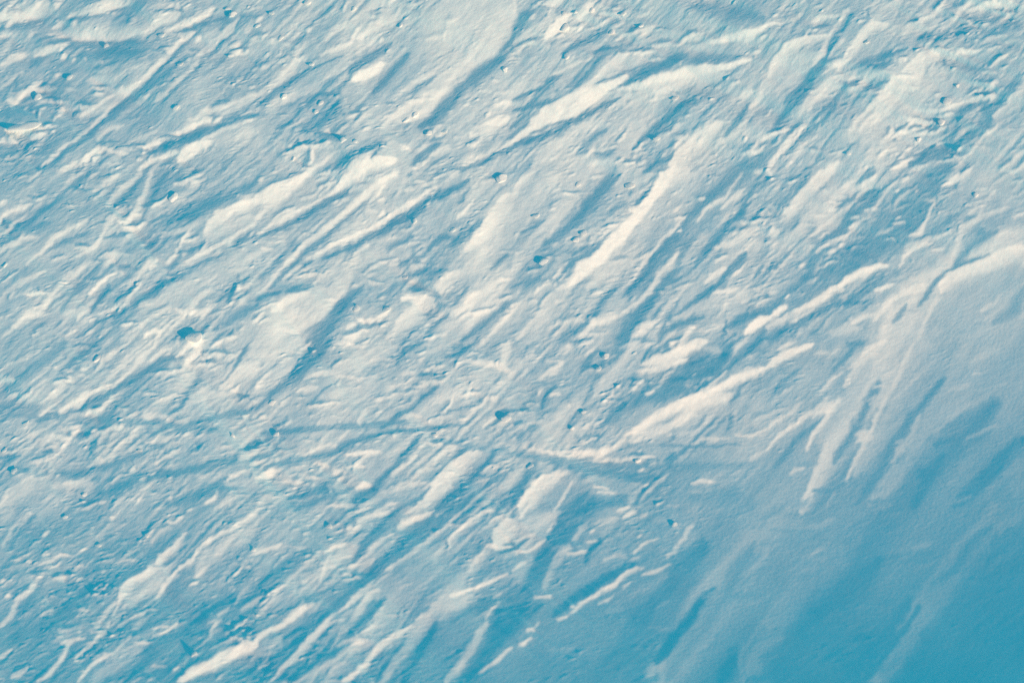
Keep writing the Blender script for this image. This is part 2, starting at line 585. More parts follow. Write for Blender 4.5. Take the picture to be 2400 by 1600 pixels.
.13:280 1450 16 550 1370 38 720 1280 20
.14:350 1545 30 700 1410 50 900 1340 20
.82:700 1520 18 910 1500 20
T 2 2
.12:1190 210 12 1270 50 22
.15:1280 130 14 1480 60 18
.14:1080 340 16 1260 370 28
.18:830 770 60 1000 610 80 1200 500 80 1650 430 60
.06:1430 360 25 1700 320 52 1850 240 55 1950 130 38 2040 0 38
1:1190 225 20 1400 170 50 1560 100 64 1780 0 45
.92:1130 285 14 1350 255 32 1620 170 28
.6:1780 60 50 1920 100 40
.15:630 300 16 700 180 32 790 60 22
.77 .72:760 500 40 920 330 68 1050 180 60 1170 0 45
.72:440 110 30 560 30 50
.92:300 190 8 430 180 12
.92:250 355 18 390 270 32 465 180 20
.82:690 130 8 765 45 10
.1:250 620 14 330 480 24 410 390 18
.08:515 770 10 600 660 12 670 630 10
.08:735 970 8 800 880 14 860 820 10
.14:860 750 10 920 640 18 1010 550 14
.14:640 600 8 740 410 12
.62:0 250 70 200 150 70
.6:100 700 60 300 800 60 500 560 40
.8:1080 920 40 1500 780 62 1700 610 60 2000 490 50
.98:1030 870 24 1200 790 44 1350 700 56 1500 620 55 1700 520 50 1900 440 40 2050 370 40 2352 250 38
.82:1740 490 14 1850 390 20 1975 265 10
.82:2000 350 10 2210 245 14
.88:1440 880 8 1620 700 12 1710 560 12
.12:1440 940 10 1540 840 18
.17:0 1035 16 200 1060 24 400 1115 32 600 1160 42 900 1210 55 1300 1250 80
.92:330 1030 16 600 1045 38 800 1025 34 950 980 32 1050 880 12
.86:700 1095 12 1050 1090 16 1320 1055 14
.2:1350 960 10 1700 960 14 2100 950 10
.12:1090 1035 12 1230 1030 12
.7:1640 940 10 1800 900 16 2000 890 12
.7:2050 850 8 2180 880 12 2352 800 10
.5:1750 700 60 2050 600 60 2250 500 50
.2:1960 810 14 2040 690 16
.2:1700 770 14 1780 680 14
.5:300 1450 100 550 1300 100
.96 .7 .04 .5:110 1568 60 190 1430 75 290 1330 70 400 1250 52 470 1210 25
.86:380 1568 10 480 1430 14 555 1285 8
.07:0 1520 45 50 1370 45 150 1210 38 240 1110 20
.06:560 1568 30 800 1500 50 1000 1460 50 1070 1410 22
.14:500 1568 40 700 1390 50
.86:750 1340 12 890 1360 16
.8:770 1400 14 950 1390 14
.14:1630 1320 10 1720 1250 20
.72:1650 1310 16 1740 1285 24 1860 1295 16
.5:1640 1390 10 1760 1390 12
.55:1410 1510 10 1550 1510 12
.72:970 1568 20 1080 1530 32
.55:2180 1090 22 2352 990 30
.25:1650 1450 80 2100 1400 100
T 3 2
.45:200 300 100 500 300 100
.96:0 240 38 100 170 44 250 100 44 420 20 30
.8:90 90 20 260 0 25
.7:420 120 14 600 110 18
.25:0 550 25 150 380 34 320 230 24
.22:560 310 18 700 170 24 840 0 24
.76:485 465 12 560 380 22 700 275 12
.2:600 1120 40 780 850 48 900 620 50 1020 380 55
.52:470 930 60 650 700 85 830 450 85 950 200 70
.84 .6 .1 .7:350 1010 18 420 860 20 520 740 20 640 590 20 720 420 18 830 200 18 930 100 20 1090 10 22
.65:1040 270 14 1120 240 14
.65:970 430 12 1070 410 16
.16:830 1480 60 1050 1150 70 1250 800 70 1450 550 50 1620 330 40
.52 .36:820 1230 70 1000 950 90 1200 650 100 1400 350 120 1560 80 130
.72 .52 .1 .8:720 1290 14 850 1030 20 950 820 20 1080 560 24 1180 400 24 1300 120 24 1370 0 22
.58:1130 560 12 1400 300 12 1690 40 14
.38:1080 1430 60 1250 1150 72 1400 900 70 1500 700 60 1700 400 50 1900 220 50
.5:1110 1130 16 1240 990 20 1320 850 20 1400 670 16
.5:1640 460 14 1860 400 20
.5:1860 190 25 2120 70 40
.52:1870 310 16 1960 300 20
.44:1940 460 12 2180 390 14
.42:1660 720 14 1900 560 24
.4:1810 905 14 2110 770 20
.02:1330 1520 60 1500 1220 70 1620 1040 50
-.02:1720 1520 60 2000 1250 90 2250 1000 80 2352 900 60
.3:1630 1310 14 1740 1270 24
.22:1550 1550 25 1860 1420 25
.25:2120 1568 25 2250 1350 40 2352 1170 40
.66:0 800 14 100 730 20 220 670 20 310 560 12
.2:50 1160 30 250 920 36 470 740 25
.74:0 1000 20 100 880 26 250 770 26 450 620 20 580 490 12
.6:200 1235 12 260 1180 24 340 1170 16
.48:480 1220 10 620 1140 14 760 1070 10
.42:540 1530 8 620 1390 12
T 0 3
.66:0 130 40 130 0 50
.2:90 330 20 200 170 20 330 20 20
.68:20 320 14 100 170 22 200 60 24 290 0 14
.11:950 740 40 1250 520 55 1450 350 50 1640 170 30
.55:1130 860 50 1400 700 75 1560 540 45
.82:690 1370 14 850 1200 20 960 1090 20 1040 1000 20 1085 850 14
.7:820 1110 14 900 1030 22 1000 920 24 1065 820 14
.92 .6 .05 .6:1080 860 16 1150 730 36 1230 650 34 1340 590 34 1430 520 34 1500 430 36 1630 310 30 1720 190 14
.2:1450 860 20 1620 680 25 1700 520 14
.86:1430 790 10 1510 690 20 1600 560 16
.66:1800 580 50 1950 400 80 2200 250 70 2352 150 50
.87:1640 515 14 1770 440 20 1830 340 18 1940 250 18 2100 180 24 2352 20 30
.88:1790 590 14 1890 525 26
.16:100 980 20 220 860 26 340 720 24 430 580 16
.72:0 1060 18 100 960 26 180 820 22 280 700 26 390 565 16
.77:350 500 14 450 450 22 550 380 14
.66:470 645 10 575 585 14
.12:470 1568 22 600 1400 25 700 1230 22 800 1080 18
.82:330 1565 16 450 1500 28 550 1380 22 640 1200 18 740 1085 12
.42:850 1568 60 1100 1370 90 1350 1210 60
.78:710 1568 14 800 1450 20 900 1370 22 1050 1280 18 1210 1130 12
.0:1180 1568 50 1350 1330 70 1480 1180 80 1720 1080 90 1900 900 80 2220 780 50
.03:2150 680 25 2300 480 38
0:2040 1040 20 2200 1120 34 2352 1090 30
.02:2080 1568 30 2352 1440 45
1:1630 1568 25 1850 1450 50 2000 1380 68 2200 1290 74 2352 1210 58
.86:2110 1150 12 2240 1190 20
.76:1400 1075 10 1550 1045 14
.87:1400 1145 10 1530 1100 16 1640 1005 16
.9:1220 970 14 1330 940 26
.6:1080 1055 14 1240 970 16
.56:1220 1090 16 1330 980 22
.86:1925 1115 12 1980 1040 20 2035 985 12
.66:1990 955 14 2130 850 20
.6:2150 860 12 2280 690 22
.97:1540 90 10 1610 95 16 1685 50 16
.66:1400 280 16 1480 190 24 1570 130 12
.82:660 910 10 790 895 12
.76:520 1145 10 650 1130 12
.76:1000 1145 8 1095 1130 12
.78:1230 1200 14 1360 1205 16
.7:1050 470 12 1230 450 14
.6:1390 1420 12 1540 1420 14
.65:0 1340 20 110 1265 20
.15:100 1200 80 500 1000 100 800 700 90
T 1 3
.86:0 390 12 120 340 14 245 290 10
.12:0 720 60 250 530 80 470 330 50
.42:80 930 40 350 720 70 620 560 60
.78 .6:0 970 10 130 830 14 250 680 16 330 600 16 500 470 16 610 360 14
.72:360 720 14 450 650 26 570 600 20
.64:700 500 50 820 370 70 950 330 50
.97:625 385 12 730 320 22 830 285 14
.78:585 645 10 640 530 22 690 390 16
.82:790 415 8 905 405 12
.88:920 95 16 1030 40 32 1230 0 25
.6:830 210 30 1060 110 55
.08:900 430 25 1050 220 45 1200 70 42 1310 0 35
.6:930 540 25 1150 400 45 1320 220 40
.84:865 535 14 1000 410 20 1100 310 22 1250 195 18
.77:1050 475 8 1180 395 12
.87 .7 .1 .1:1310 150 20 1400 60 46 1470 0 52
.92:795 580 10 870 580 12
.09:0 1520 36 250 1280 58 500 1050 68 750 850 66 950 660 56 1150 460 52 1400 240 52 1620 40 60
.46:900 980 50 1150 760 80 1400 560 90 1650 330 60
.78 .5 .08 .7:130 1568 24 350 1360 34 500 1190 36 650 1040 36 800 930 38 900 810 32 1100 660 34 1240 530 32 1400 420 30 1550 300 28 1720 150 22 1900 0 14
.72:935 885 12 1040 770 24 1140 715 12
.4:600 1200 30 850 1050 40
.17:1850 280 14 2000 150 20 2140 10 20
.87:1770 270 12 1850 170 22 1950 95 24 2100 0 18
.66:1610 495 10 1680 400 16 1750 345 10
.86 .76 .1 .4:2200 290 30 2270 200 70 2352 100 90
.88:2090 310 16 2200 325 25 2352 325 18
.78:1950 550 10 2030 420 18 2115 315 16
.2:2080 600 60 2250 450 50
.52:1480 1070 50 1750 870 90 1980 790 50
.88:1780 770 16 1980 720 24 2150 650 20 2310 565 12
.02:1780 1020 20 2000 880 34 2220 760 28
.78:2110 995 7 2170 900 10 2250 820 7
.78:2170 790 8 2250 735 9
-.04:2180 1280 60 2250 1080 100 2352 930 100
-.08:280 1550 18 500 1410 34 700 1290 40 850 1140 45 950 1010 34 1180 780 26
.54:380 1568 34 600 1450 38 850 1300 36 1100 1180 20
.66:690 1455 8 830 1385 12
0:1100 1568 28 1250 1340 30 1410 1130 16
.84:800 1568 22 1000 1410 34 1150 1230 34 1300 1135 36 1450 1030 14
.54:1170 1568 45 1300 1360 52 1450 1160 50 1620 960 45 1720 880 30
-.05:1340 1568 40 1470 1350 38 1600 1140 34 1690 950 20
.22:1500 1500 90 1750 1200 130 1950 970 80
.02:1930 1568 45 2100 1350 50 2210 1180 50
.54:1750 1568 50 1880 1410 52 1970 1290 50 2120 1030 40
.7:1830 1465 12 1920 1350 16
.7:2040 1475 12 2230 1360 20 2352 1240 20
.5:0 1310 60 220 1180 70
.94:0 1180 34 80 1120 32 200 1070 34 350 970 28 550 835 10
.7:0 1435 12 130 1385 12
.09:0 1050 14 250 910 20 450 815 20 720 690 14
.66:10 1035 10 200 940 12
T 2 3
.62:0 210 70 200 120 90 420 20 60
.76:0 265 16 200 200 18
.66:330 180 14 430 60 25
.06:0 920 50 150 610 60 260 420 52 400 200 50 490 0 50
.4:0 760 40 100 560 60 190 390 40
.77:15 372 8 150 370 14 220 310 18 320 245 10
.82:0 545 10 60 490 12 135 455 8
.5:290 700 30 420 450 50 520 310 44
.58:560 260 25 680 120 34
.72:460 375 10 560 320 12
.76:490 385 10 690 360 20
-.05:670 470 20 720 340 28 810 240 22
.74:680 275 10 790 260 14
.55:740 110 30 960 60 36
.8:1010 70 14 1140 0 22
.65:1180 45 14 1250 10 22
.78:1100 375 10 1200 310 14 1350 230 8
.5:830 465 12 960 400 18 1070 415 14
.5:1100 430 10 1190 410 12
-.05:380 950 30 600 770 50 850 610 50 1120 480 40
.32:880 920 60 1200 720 80 1420 570 50
.78:410 1010 10 500 960 14 600 880 16 700 800 20 800 740 24 950 660 26 1050 570 26 1220 500 14
.7:790 840 12 950 760 22 1090 640 16
.66:1190 575 12 1330 545 22 1460 475 14
.38:1580 330 45 1700 180 45
.6:1410 415 12 1500 370 20 1550 270 22 1660 110 20
.8:190 785 10 360 780 14
-.04:0 1080 70 100 920 90 260 850 50
.88:120 1090 12 210 1080 20 255 1010 14
.82:0 1300 20 80 1240 24 190 1140 14
.32:320 1255 30 560 1255 34
.2:700 1300 120 1000 1000 120
.34:1320 895 8 1450 815 10
.28:1260 1040 10 1370 1070 14 1520 1050 10
-.14:1330 1380 60 1500 1150 70 1700 900 70 1850 700 50
.32 .08 .15 1:1420 1568 70 1500 1380 70 1620 1230 75 1760 1060 75 1900 850 75 2000 690 75 2090 490 70 2230 300 50
.1:2060 1568 30 2150 1300 40 2320 1060 30
-.1:1900 1568 60 2050 1300 60
T 3 3
.36:280 150 25 450 125 40 620 60 30
.28:0 165 12 270 180 14
.18:680 210 14 900 70 30 1250 10 20
.22:40 610 20 130 480 30
.22:150 650 8 215 555 10
.1 0:1480 700 34 1700 530 60 1850 300 60 2060 130 50
-.1:700 1568 50 950 1250 60 1150 1080 60 1300 800 50
0 -.25 .1 .9:880 1568 45 1080 1300 38 1270 1080 34 1400 850 20
.02:430 1060 12 560 1010 16
T 0 0
.3:0 3810 34 980 3860 36 2000 3950 30
.27:2400 3990 30 3000 3930 32 3760 3880 24
.24 .32 .7 .9:4050 4060 20 4700 4160 34 5300 4260 48 6100 4310 50 7000 4270 40
.8 .66 .5 .9:4600 4080 10 5100 4165 18 5600 4205 16
T 0 0
1:50 1195 26 200 1175 36 370 1130 26
"""
LUMPS = """
0 0:525 40 25,75 210 25,1030 120 13,545 205 24,680 205 20,745 208 12,515 245 24,980 430 30,580 508 22,670 545 18,783 530 10,930 570 12,1490 330 30,1545 382 12,2100 85 28,2140 140 42,520 685 20,640 715 36,345 905 40,238 990 15,395 990 18,305 1022 15,560 1010 22,490 1205 18,2150 405 25,2130 510 30,1820 480 20,1660 595 28,1340 865 20,1620 990 32,1990 1090 25,1315 1395 15,1275 1460 18,2185 730 25,2300 785 20,100 1265 14,980 108 14
1 0:480 20 40,300 40 10,850 10 18,150 125 28,35 165 25,20 240 32,230 355 28,150 365 18,490 265 22,900 85 28,520 590 32,105 495 20,1355 432 15,255 890 32,440 955 22,550 1030 28,600 950 30,905 1305 30,350 1455 26,1590 1225 34,2290 640 38,1925 950 18,1740 1210 28,1475 345 18,1780 1015 15,1460 1060 36,1380 1105 30,800 1290 32,1010 1185 24,1150 355 20,985 990 24,1330 235 26,375 50 10,70 320 24
2 0:500 265 42,620 250 24,920 300 40,445 335 25,740 95 32,505 525 32,1195 240 30,1030 125 30,960 80 24,1335 1275 34,695 1410 24,1200 1490 20,225 1215 22,345 1165 12,650 1075 10,1700 905 14,1500 905 26,2060 765 24,385 215 14,480 135 26,590 115 26,2255 480 24,2310 350 20,970 360 20,180 155 22,1550 580 10
3 0:80 160 20,410 840 22,665 325 15,910 390 26,875 200 15,1230 555 18,1650 935 42,1595 1130 38,1570 880 18,1015 845 18,745 1415 26,1300 1370 24,2010 240 18,1390 1280 30,1740 790 26,2030 900 22,1710 650 14,440 290 18,1365 145 12
0 1:1275 515 22,1180 600 15,850 1385 20,1040 960 22,50 870 26,2025 1425 10,635 295 12,1600 250 50,1800 1568 78,820 1350 12,1690 270 14
1 1:930 1265 34,1200 1275 34,910 765 22,445 900 18,505 915 15,1810 545 26,1580 305 18,900 1055 18,1565 1030 22,45 75 20,690 60 15,1380 985 30,2300 1340 22,1460 465 30,2255 75 60,1160 1170 18
2 1:1085 140 42,555 35 22,610 130 28,370 345 20,870 560 18,1535 545 20,190 1200 22,1490 215 18,670 575 34,590 640 32,290 840 42,600 530 12,1750 255 24,230 415 34,45 580 18,1435 1410 12,490 860 14
3 1:185 1175 22,590 745 24,770 505 24,680 690 22,310 870 20,1910 230 28,1030 1100 24,1190 190 18,1200 435 16,1365 185 14
0 2:1300 995 28,890 165 34,2260 685 22,130 1190 30,780 1405 26,950 1475 20,1225 1450 20,1045 1420 12,1210 1190 18,1315 1275 20,535 1240 14,1720 860 24,1840 865 24,2140 875 30,245 750 28,45 1000 26,1575 1440 14,1410 1225 20,870 830 24,1720 305 12,1745 1555 18,485 1200 10
1 2:185 860 32,150 560 32,195 1085 18,1640 865 32,1120 655 22,940 415 20,375 595 18,60 705 22,1190 355 15,790 1260 22,2240 370 20,2000 620 18,2190 520 22,300 745 22,1175 940 14,690 1380 14,2300 710 42
2 2:860 140 42,800 250 28,1180 375 25,1130 430 24,1270 470 25,660 650 26,550 800 26,1170 1090 30,1180 1010 16,1185 1185 20,175 1150 32,1230 1320 20,1675 312 12,460 375 20
0 3:735 632 22,720 505 22,950 545 18,840 150 15,600 45 26,1355 210 26,905 305 30,780 345 22,960 710 16,420 205 22,1045 45 20,1620 1440 22,1790 1310 34,1780 655 24,70 775 20,20 630 20,175 985 12,1190 355 12,265 455 14,2330 345 32,2275 515 16,840 205 12,980 1225 12
1 3:670 140 36,465 195 22,340 85 14,920 140 24,850 145 22,930 1135 12
2 3:740 175 20,1490 120 30,1180 220 16,560 860 16
"""

K = 2352.0 / 600.0
BANKS = """
.28:1870 1270 45 2050 1020 50 2180 850 40
.70 .40 .12 1.2:1880 1200 12 1990 1020 36 2100 870 70 2200 760 105 2320 710 125 2460 680 140
.44 .34:2250 980 70 2350 880 80 2450 800 90
.46 .3 .3 1:2060 1180 45 2190 970 50 2380 820 50
.12:2010 1310 50 2160 1130 50 2330 950 40
.08:1400 1620 50 1530 1410 55 1650 1280 40
.40 .2 .2 1:1560 1620 50 1690 1440 75 1800 1300 65 1880 1230 25
.3 .1 .15 1:1740 1620 40 1850 1450 40 1920 1330 20
.0:1790 1620 50 1930 1440 50 2060 1320 40
.26 .05 .12 1:2060 1620 30 2170 1450 36 2270 1310 36 2450 1130 36
.28 .18:1150 1620 50 1300 1450 55 1520 1330 55
.3:0 280 45 180 170 50 340 110 30
.28:1180 330 35 1420 190 38 1650 130 30
.26:1400 900 35 1520 700 38 1700 430 36 1860 320 24
.27:1540 930 45 1800 760 45 1960 640 45 2100 510 45 2220 390 30
.08:610 1600 34 820 1410 34 1000 1270 34 1190 1110 22
.58 .42:730 1620 40 900 1430 45 1080 1270 45 1190 1190 24
.1:1040 1620 34 1200 1430 36 1330 1250 34 1390 1170 20
.52:870 1620 22 1000 1450 26 1140 1290 18
.66:1540 140 70 1300 600 60 1100 760 60
.66 .5:500 900 60 640 760 60 760 660 40
.6 .5:1090 640 60 1230 470 60 1330 330 40
.3:1180 720 30 1330 540 34 1440 400 28
.6:1900 600 60 2050 420 60 2160 200 60
"""
PAD, SC = 640, 0.5               # survey sheet, half resolution with a margin
MW, MH = int((W + 2 * PAD) * SC), int((H + 2 * PAD) * SC)

def smooth01(t):
    t = np.clip(t, 0, 1)
    return t * t * (3 - 2 * t)

def bilin(a, x, y):
    x = np.clip(x, 0, a.shape[1] - 1.001); y = np.clip(y, 0, a.shape[0] - 1.001)
    i = x.astype(np.int32); j = y.astype(np.int32)
    fx = x - i; fy = y - j
    return ((a[j, i] * (1 - fx) + a[j, i + 1] * fx) * (1 - fy)
            + (a[j + 1, i] * (1 - fx) + a[j + 1, i + 1] * fx) * fy)

base = np.array([[.38, .36, .42, .50, .50, .44, .40, .45, .45],
                 [.28, .36, .42, .50, .50, .46, .42, .46, .42],
                 [.42, .42, .45, .45, .45, .45, .42, .38, .42],
                 [.42, .45, .50, .50, .48, .42, .36, .38, .30],
                 [.33, .30, .36, .33, .30, .27, .26, .17, .03],
                 [.20, .18, .20, .18, .12, .08, .02, -.10, -.32]])
gx = (np.arange(MW) / SC - PAD) / 300.0
gy = (np.arange(MH) / SC - PAD) / 320.0
base = base + 0.06 * np.clip(base / .4, 0, 1)
GX, GY = np.meshgrid(gx, gy)
GX = np.clip(GX, 0, 8); GY = np.clip(GY, 0, 5)
fxs = GX - np.floor(GX); fys = GY - np.floor(GY)
B = bilin(base, np.floor(GX) + smooth01(fxs) * .5 + fxs * .5, np.floor(GY) + smooth01(fys) * .5 + fys * .5)
B0 = B.copy()
SM = np.zeros_like(B)            # how smooth (wind polished) the snow is

def crumbs_in():
    for line in LUMPS.strip().splitlines():
        hd, bd = line.split(':'); a, b = hd.split()
        for it in bd.split(','):
            x, y, r = [float(q) for q in it.split()]
            X = (int(a) * 600 + x / K + PAD) * SC; Y = (int(b) * 400 + y / K + PAD) * SC
            r = max(r / K * SC, 1.3)
            e = np.array([-1.2, 0, 1.2]) * r
            if r / SC * K < 26:
                carve(X + e - r * .8, Y - e * .5 - r, np.array([.6, 1, .6]) * r, .1, .1, .9, .9, .7, False)
                carve(X + e, Y - e * .5, np.array([.6, 1, .6]) * r, .98, .9, .6, .9, .95, False)

def carve(X, Y, R, vA, vB, sA, sB, op=0.9, polish=True):
    """lay one crest, face or hollow into the survey"""
    mr = R.max() + 3
    x0 = int(max(0, X.min() - mr)); x1 = int(min(MW, X.max() + mr + 1))
    y0 = int(max(0, Y.min() - mr)); y1 = int(min(MH, Y.max() + mr + 1))
    if x1 <= x0 or y1 <= y0: return
    xx, yy = np.meshgrid(np.arange(x0, x1), np.arange(y0, y1))
    best = np.full(xx.shape, 1e9); off = np.zeros(xx.shape)
    for k in range(len(X) - 1):
        dx, dy = X[k + 1] - X[k], Y[k + 1] - Y[k]
        L2 = dx * dx + dy * dy + 1e-9
        t = np.clip(((xx - X[k]) * dx + (yy - Y[k]) * dy) / L2, 0, 1)
        px, py = xx - X[k] - t * dx, yy - Y[k] - t * dy
        w = R[k] + (R[k + 1] - R[k]) * smooth01(t)
        d = np.hypot(px, py) / w
        cr = (px * dy - py * dx) / math.sqrt(L2) / w
        nearer = d < best
        best = np.where(nearer, d, best); off = np.where(nearer, cr, off)
    u = np.clip(off, -1, 1)
    near = smooth01(np.abs(u) * 3)
    s = np.where(u > 0, sA, sB) * near + (sA + sB) / 2 * (1 - near)
    al = smooth01((1 - best) / s) * op
    B[y0:y1, x0:x1] = B[y0:y1, x0:x1] * (1 - al) + (vB + (vA - vB) * (u + 1) / 2) * al
    if polish and R.max() > 14:
        sm = al / op * np.clip((R.max() - 12) / 25, 0, 0.75)
        SM[y0:y1, x0:x1] = np.maximum(SM[y0:y1, x0:x1], sm)

rs = np.random.default_rng(21)
crowd = rs.standard_normal((36, 46))

def lay(text, kk):
    tx = ty = 0
    for line in text.strip().splitlines():
        if line[0] == 'T':
            _, a, b = line.split(); tx, ty = int(a) * 600, int(b) * 400
            continue
        hd, bd = line.split(':')
        hd = [float(v) for v in hd.split()]
        vA = hd[0]; vB = hd[1] if len(hd) > 1 else vA
        dark = max(vA, vB) < 0.4
        if len(hd) > 2: sA, sB = min(1.2, hd[2] * 1.2 + .02), min(1.2, hd[3] * 1.25)
        else: sA, sB = (0.65, 0.75) if dark else (0.42, 0.95)
        P = np.array([float(q) for q in bd.split()]).reshape(-1, 3)
        Rr = np.maximum(P[:, 2] / kk * SC * (1.42 if dark else 1.32), 1.0)
        X = (P[:, 0] / kk + tx + PAD) * SC; Y = (P[:, 1] / kk + ty + PAD) * SC
        # every drift and hollow thins out to a tip
        q = lambda v, a, b, f: v[a] + (v[b] - v[a]) * f
        l0 = math.hypot(X[1] - X[0], Y[1] - Y[0]); l1 = math.hypot(X[-1] - X[-2], Y[-1] - Y[-2])
        f0 = min(.45, 1.3 * Rr[0] / l0); f1 = min(.45, 1.3 * Rr[-1] / l1)
        X2 = np.concatenate([[X[0], q(X, 0, 1, f0)], X[1:-1], [q(X, -1, -2, f1), X[-1]]])
        Y2 = np.concatenate([[Y[0], q(Y, 0, 1, f0)], Y[1:-1], [q(Y, -1, -2, f1), Y[-1]]])
        R2 = np.concatenate([[Rr[0] * .5, q(Rr, 0, 1, f0)], Rr[1:-1], [q(Rr, -1, -2, f1), Rr[-1] * .5]])
        if dark and Rr.max() > 6 and len(hd) <= 2: sA, sB = .95, .95
        if kk == 1 and len(hd) < 3: sA, sB = max(sA, .8), max(sB, 1.0)
        broad = .55 < vA < .72 and Rr.max() > 9
        if broad: vA, vB = vA + .05, vB + .05
        carve(X2, Y2, R2, vA, vB, sA, sB, .75 if broad else .9)

def scales(n, kmul):
    """small wind-cut scales and crust edges between the big drifts: a lit lip with a hollow behind it"""
    for _ in range(n):
        cx, cy = rs.uniform(-PAD, W + PAD), rs.uniform(-PAD, H + PAD)
        c = float(bilin(crowd, np.array([(cx + PAD) / 90.0]), np.array([(cy + PAD) / 90.0]))[0])
        sf = float(smooth01((cx * 0.62 + cy * 0.8 - 1500) / 900))
        if rs.uniform() > 0.55 + 0.4 * c: continue
        ang = math.radians(rs.normal(38, 12) if rs.uniform() < .55 else rs.normal(14, 10))
        big = rs.uniform() ** 3
        ln = (6 + 26 * big) * rs.uniform(.7, 1.3); wd = (2.3 + 4.5 * big) * rs.uniform(.7, 1.3) * (1 + .8 * sf)
        bend = rs.normal(0, .14) * ln
        tt = np.array([-1, -.4, .3, 1.0])
        X = cx + ln * tt * math.cos(ang) + bend * (1 - tt ** 2) * math.sin(ang)
        Y = cy - ln * tt * math.sin(ang) + bend * (1 - tt ** 2) * math.cos(ang)
        Rr = np.maximum(wd * np.array([.5, 1, .95, .4]) * SC, .8)
        loc = float(bilin(B, np.array([(cx + PAD) * SC]), np.array([(cy + PAD) * SC]))[0])
        k_ = rs.uniform(.5, 1.35) * max(.08, 1 - 1.8 * sf) * kmul
        ox, oy = -math.sin(ang) * wd * 1.3, -math.cos(ang) * wd * 1.3
        carve((X + ox + PAD) * SC, (Y + oy + PAD) * SC, Rr, loc - .42 * k_, loc - .42 * k_, .6, .5, .9, False)
        carve((X + PAD) * SC, (Y + PAD) * SC, Rr, loc + .50 * k_, loc + .34 * k_, .4, .8, .9, False)

lay(BANKS, 1)
scales(17000, .95)

def grooves(n, kmul, lmax):
    """long scoured grooves, straight runs side by side, each a lit face with its hollow"""
    for _ in range(n):
        cx, cy = rs.uniform(-PAD, W + PAD), rs.uniform(-PAD, H + PAD)
        sf = float(smooth01((cx * 0.62 + cy * 0.8 - 1500) / 900))
        if rs.uniform() < 3 * sf: continue
        ang0 = math.radians(41 + 9 * cx / W + 6 * sf + rs.normal(0, 3.5))
        ln = rs.uniform(.25, 1) * lmax; wd = rs.uniform(2.0, 5.0) * (1 + 2.6 * sf)
        k_ = rs.uniform(.3, 1.0) * kmul
        for j in range(1 + int(rs.integers(0, 3))):          # often two or three abreast
            ang = ang0 + rs.normal(0, .02)
            sx_, sy_ = cx + j * wd * 4.2 * math.sin(ang) + rs.normal(0, ln * .2), cy + j * wd * 4.2 * math.cos(ang) + rs.normal(0, ln * .15)
            tt = np.array([-1, -.5, 0, .55, 1.0]); bend = rs.normal(0, .02) * ln
            X = sx_ + ln * tt * math.cos(ang) + bend * (1 - tt ** 2) * math.sin(ang)
            Y = sy_ - ln * tt * math.sin(ang) + bend * (1 - tt ** 2) * math.cos(ang)
            Rr = wd * np.array([.3, 1, .8, 1, .25])
            loc = float(bilin(B, np.array([(sx_ + PAD) * SC]), np.array([(sy_ + PAD) * SC]))[0])
            ox, oy = math.sin(ang) * wd * 1.5, math.cos(ang) * wd * 1.5
            carve((X + ox + PAD) * SC, (Y + oy + PAD) * SC, Rr * SC, loc - .30 * k_, loc - .24 * k_, .7, .9, .7, False)
            carve((X + PAD) * SC, (Y + PAD) * SC, Rr * SC, loc + .28 * k_, loc + .16 * k_, .45, .9, .7, False)

grooves(760, 1.2, 300)

lay(FEATURES, K)

# a last thin dusting of scales over the big faces too
scales(5000, .4)
crumbs_in()

# ---------------------------------------------------------------- the sheet of snow
def hit(px, py, z=0.0):
    d = vdir + RT * ((px - W / 2) / FPX) - UP * ((py - H / 2) / FPX)
    t = (z - CAM[2]) / d[2]
    return CAM + d * t

cs = [hit(*c) for c in ((0, 0), (W, 0), (W, H), (0, H))]
STEP = 0.003
M = 1.3
X0 = min(c[0] for c in cs) - M; X1 = max(c[0] for c in cs) + M
Y0 = min(c[1] for c in cs) - M; Y1 = max(c[1] for c in cs) + M
NX = int((X1 - X0) / STEP); NY = int((Y1 - Y0) / STEP)
print("snow grid", NX, NY, "extent", X0, X1, Y0, Y1)
xs = X0 + np.arange(NX) * STEP
ys = Y0 + np.arange(NY) * STEP
XG, YG = np.meshgrid(xs, ys)
kx = np.fft.fftfreq(NX, STEP) * 2 * math.pi
ky = np.fft.fftfreq(NY, STEP) * 2 * math.pi
kx = kx[:NX // 2 + 1]; kx = np.abs(kx)
KX, KY = np.meshgrid(kx, ky)
KK = np.hypot(KX, KY) + 1e-9
ssx, ssy = math.cos(SUN_AZ), math.sin(SUN_AZ)
rng = np.random.default_rng(7)

def field(lam, ang, stretch, bw=0.5):
    """band-limited noise, wavelength lam (m) across, stretched along ang (ground radians)"""
    ca, sa = math.cos(ang), math.sin(ang)
    kl = (KX * ca + KY * sa) * stretch
    kt = -KX * sa + KY * ca
    k = np.hypot(kl, kt) * lam / (2 * math.pi)
    f = np.exp(-(np.log(np.maximum(k, 1e-6)) / bw) ** 2)
    n = np.fft.irfft2(np.fft.rfft2(rng.standard_normal((NY, NX))) * f, s=(NY, NX))
    return n / n.std()

def img2ground(deg):
    """ground direction that shows at this angle in the picture (near its middle)"""
    a, b = math.cos(math.radians(deg)), math.sin(math.radians(deg))
    X = a * math.cos(ROLL) + b * math.sin(ROLL)
    Y = (-a * math.sin(ROLL) + b * math.cos(ROLL)) / math.sin(CAM_EL)
    return math.atan2(Y, X)

wob = [field(0.10, img2ground(45), 1.5, .7) * 1.3 + field(0.03, img2ground(35), 1.3, .6) * 0.8 for _ in range(2)]

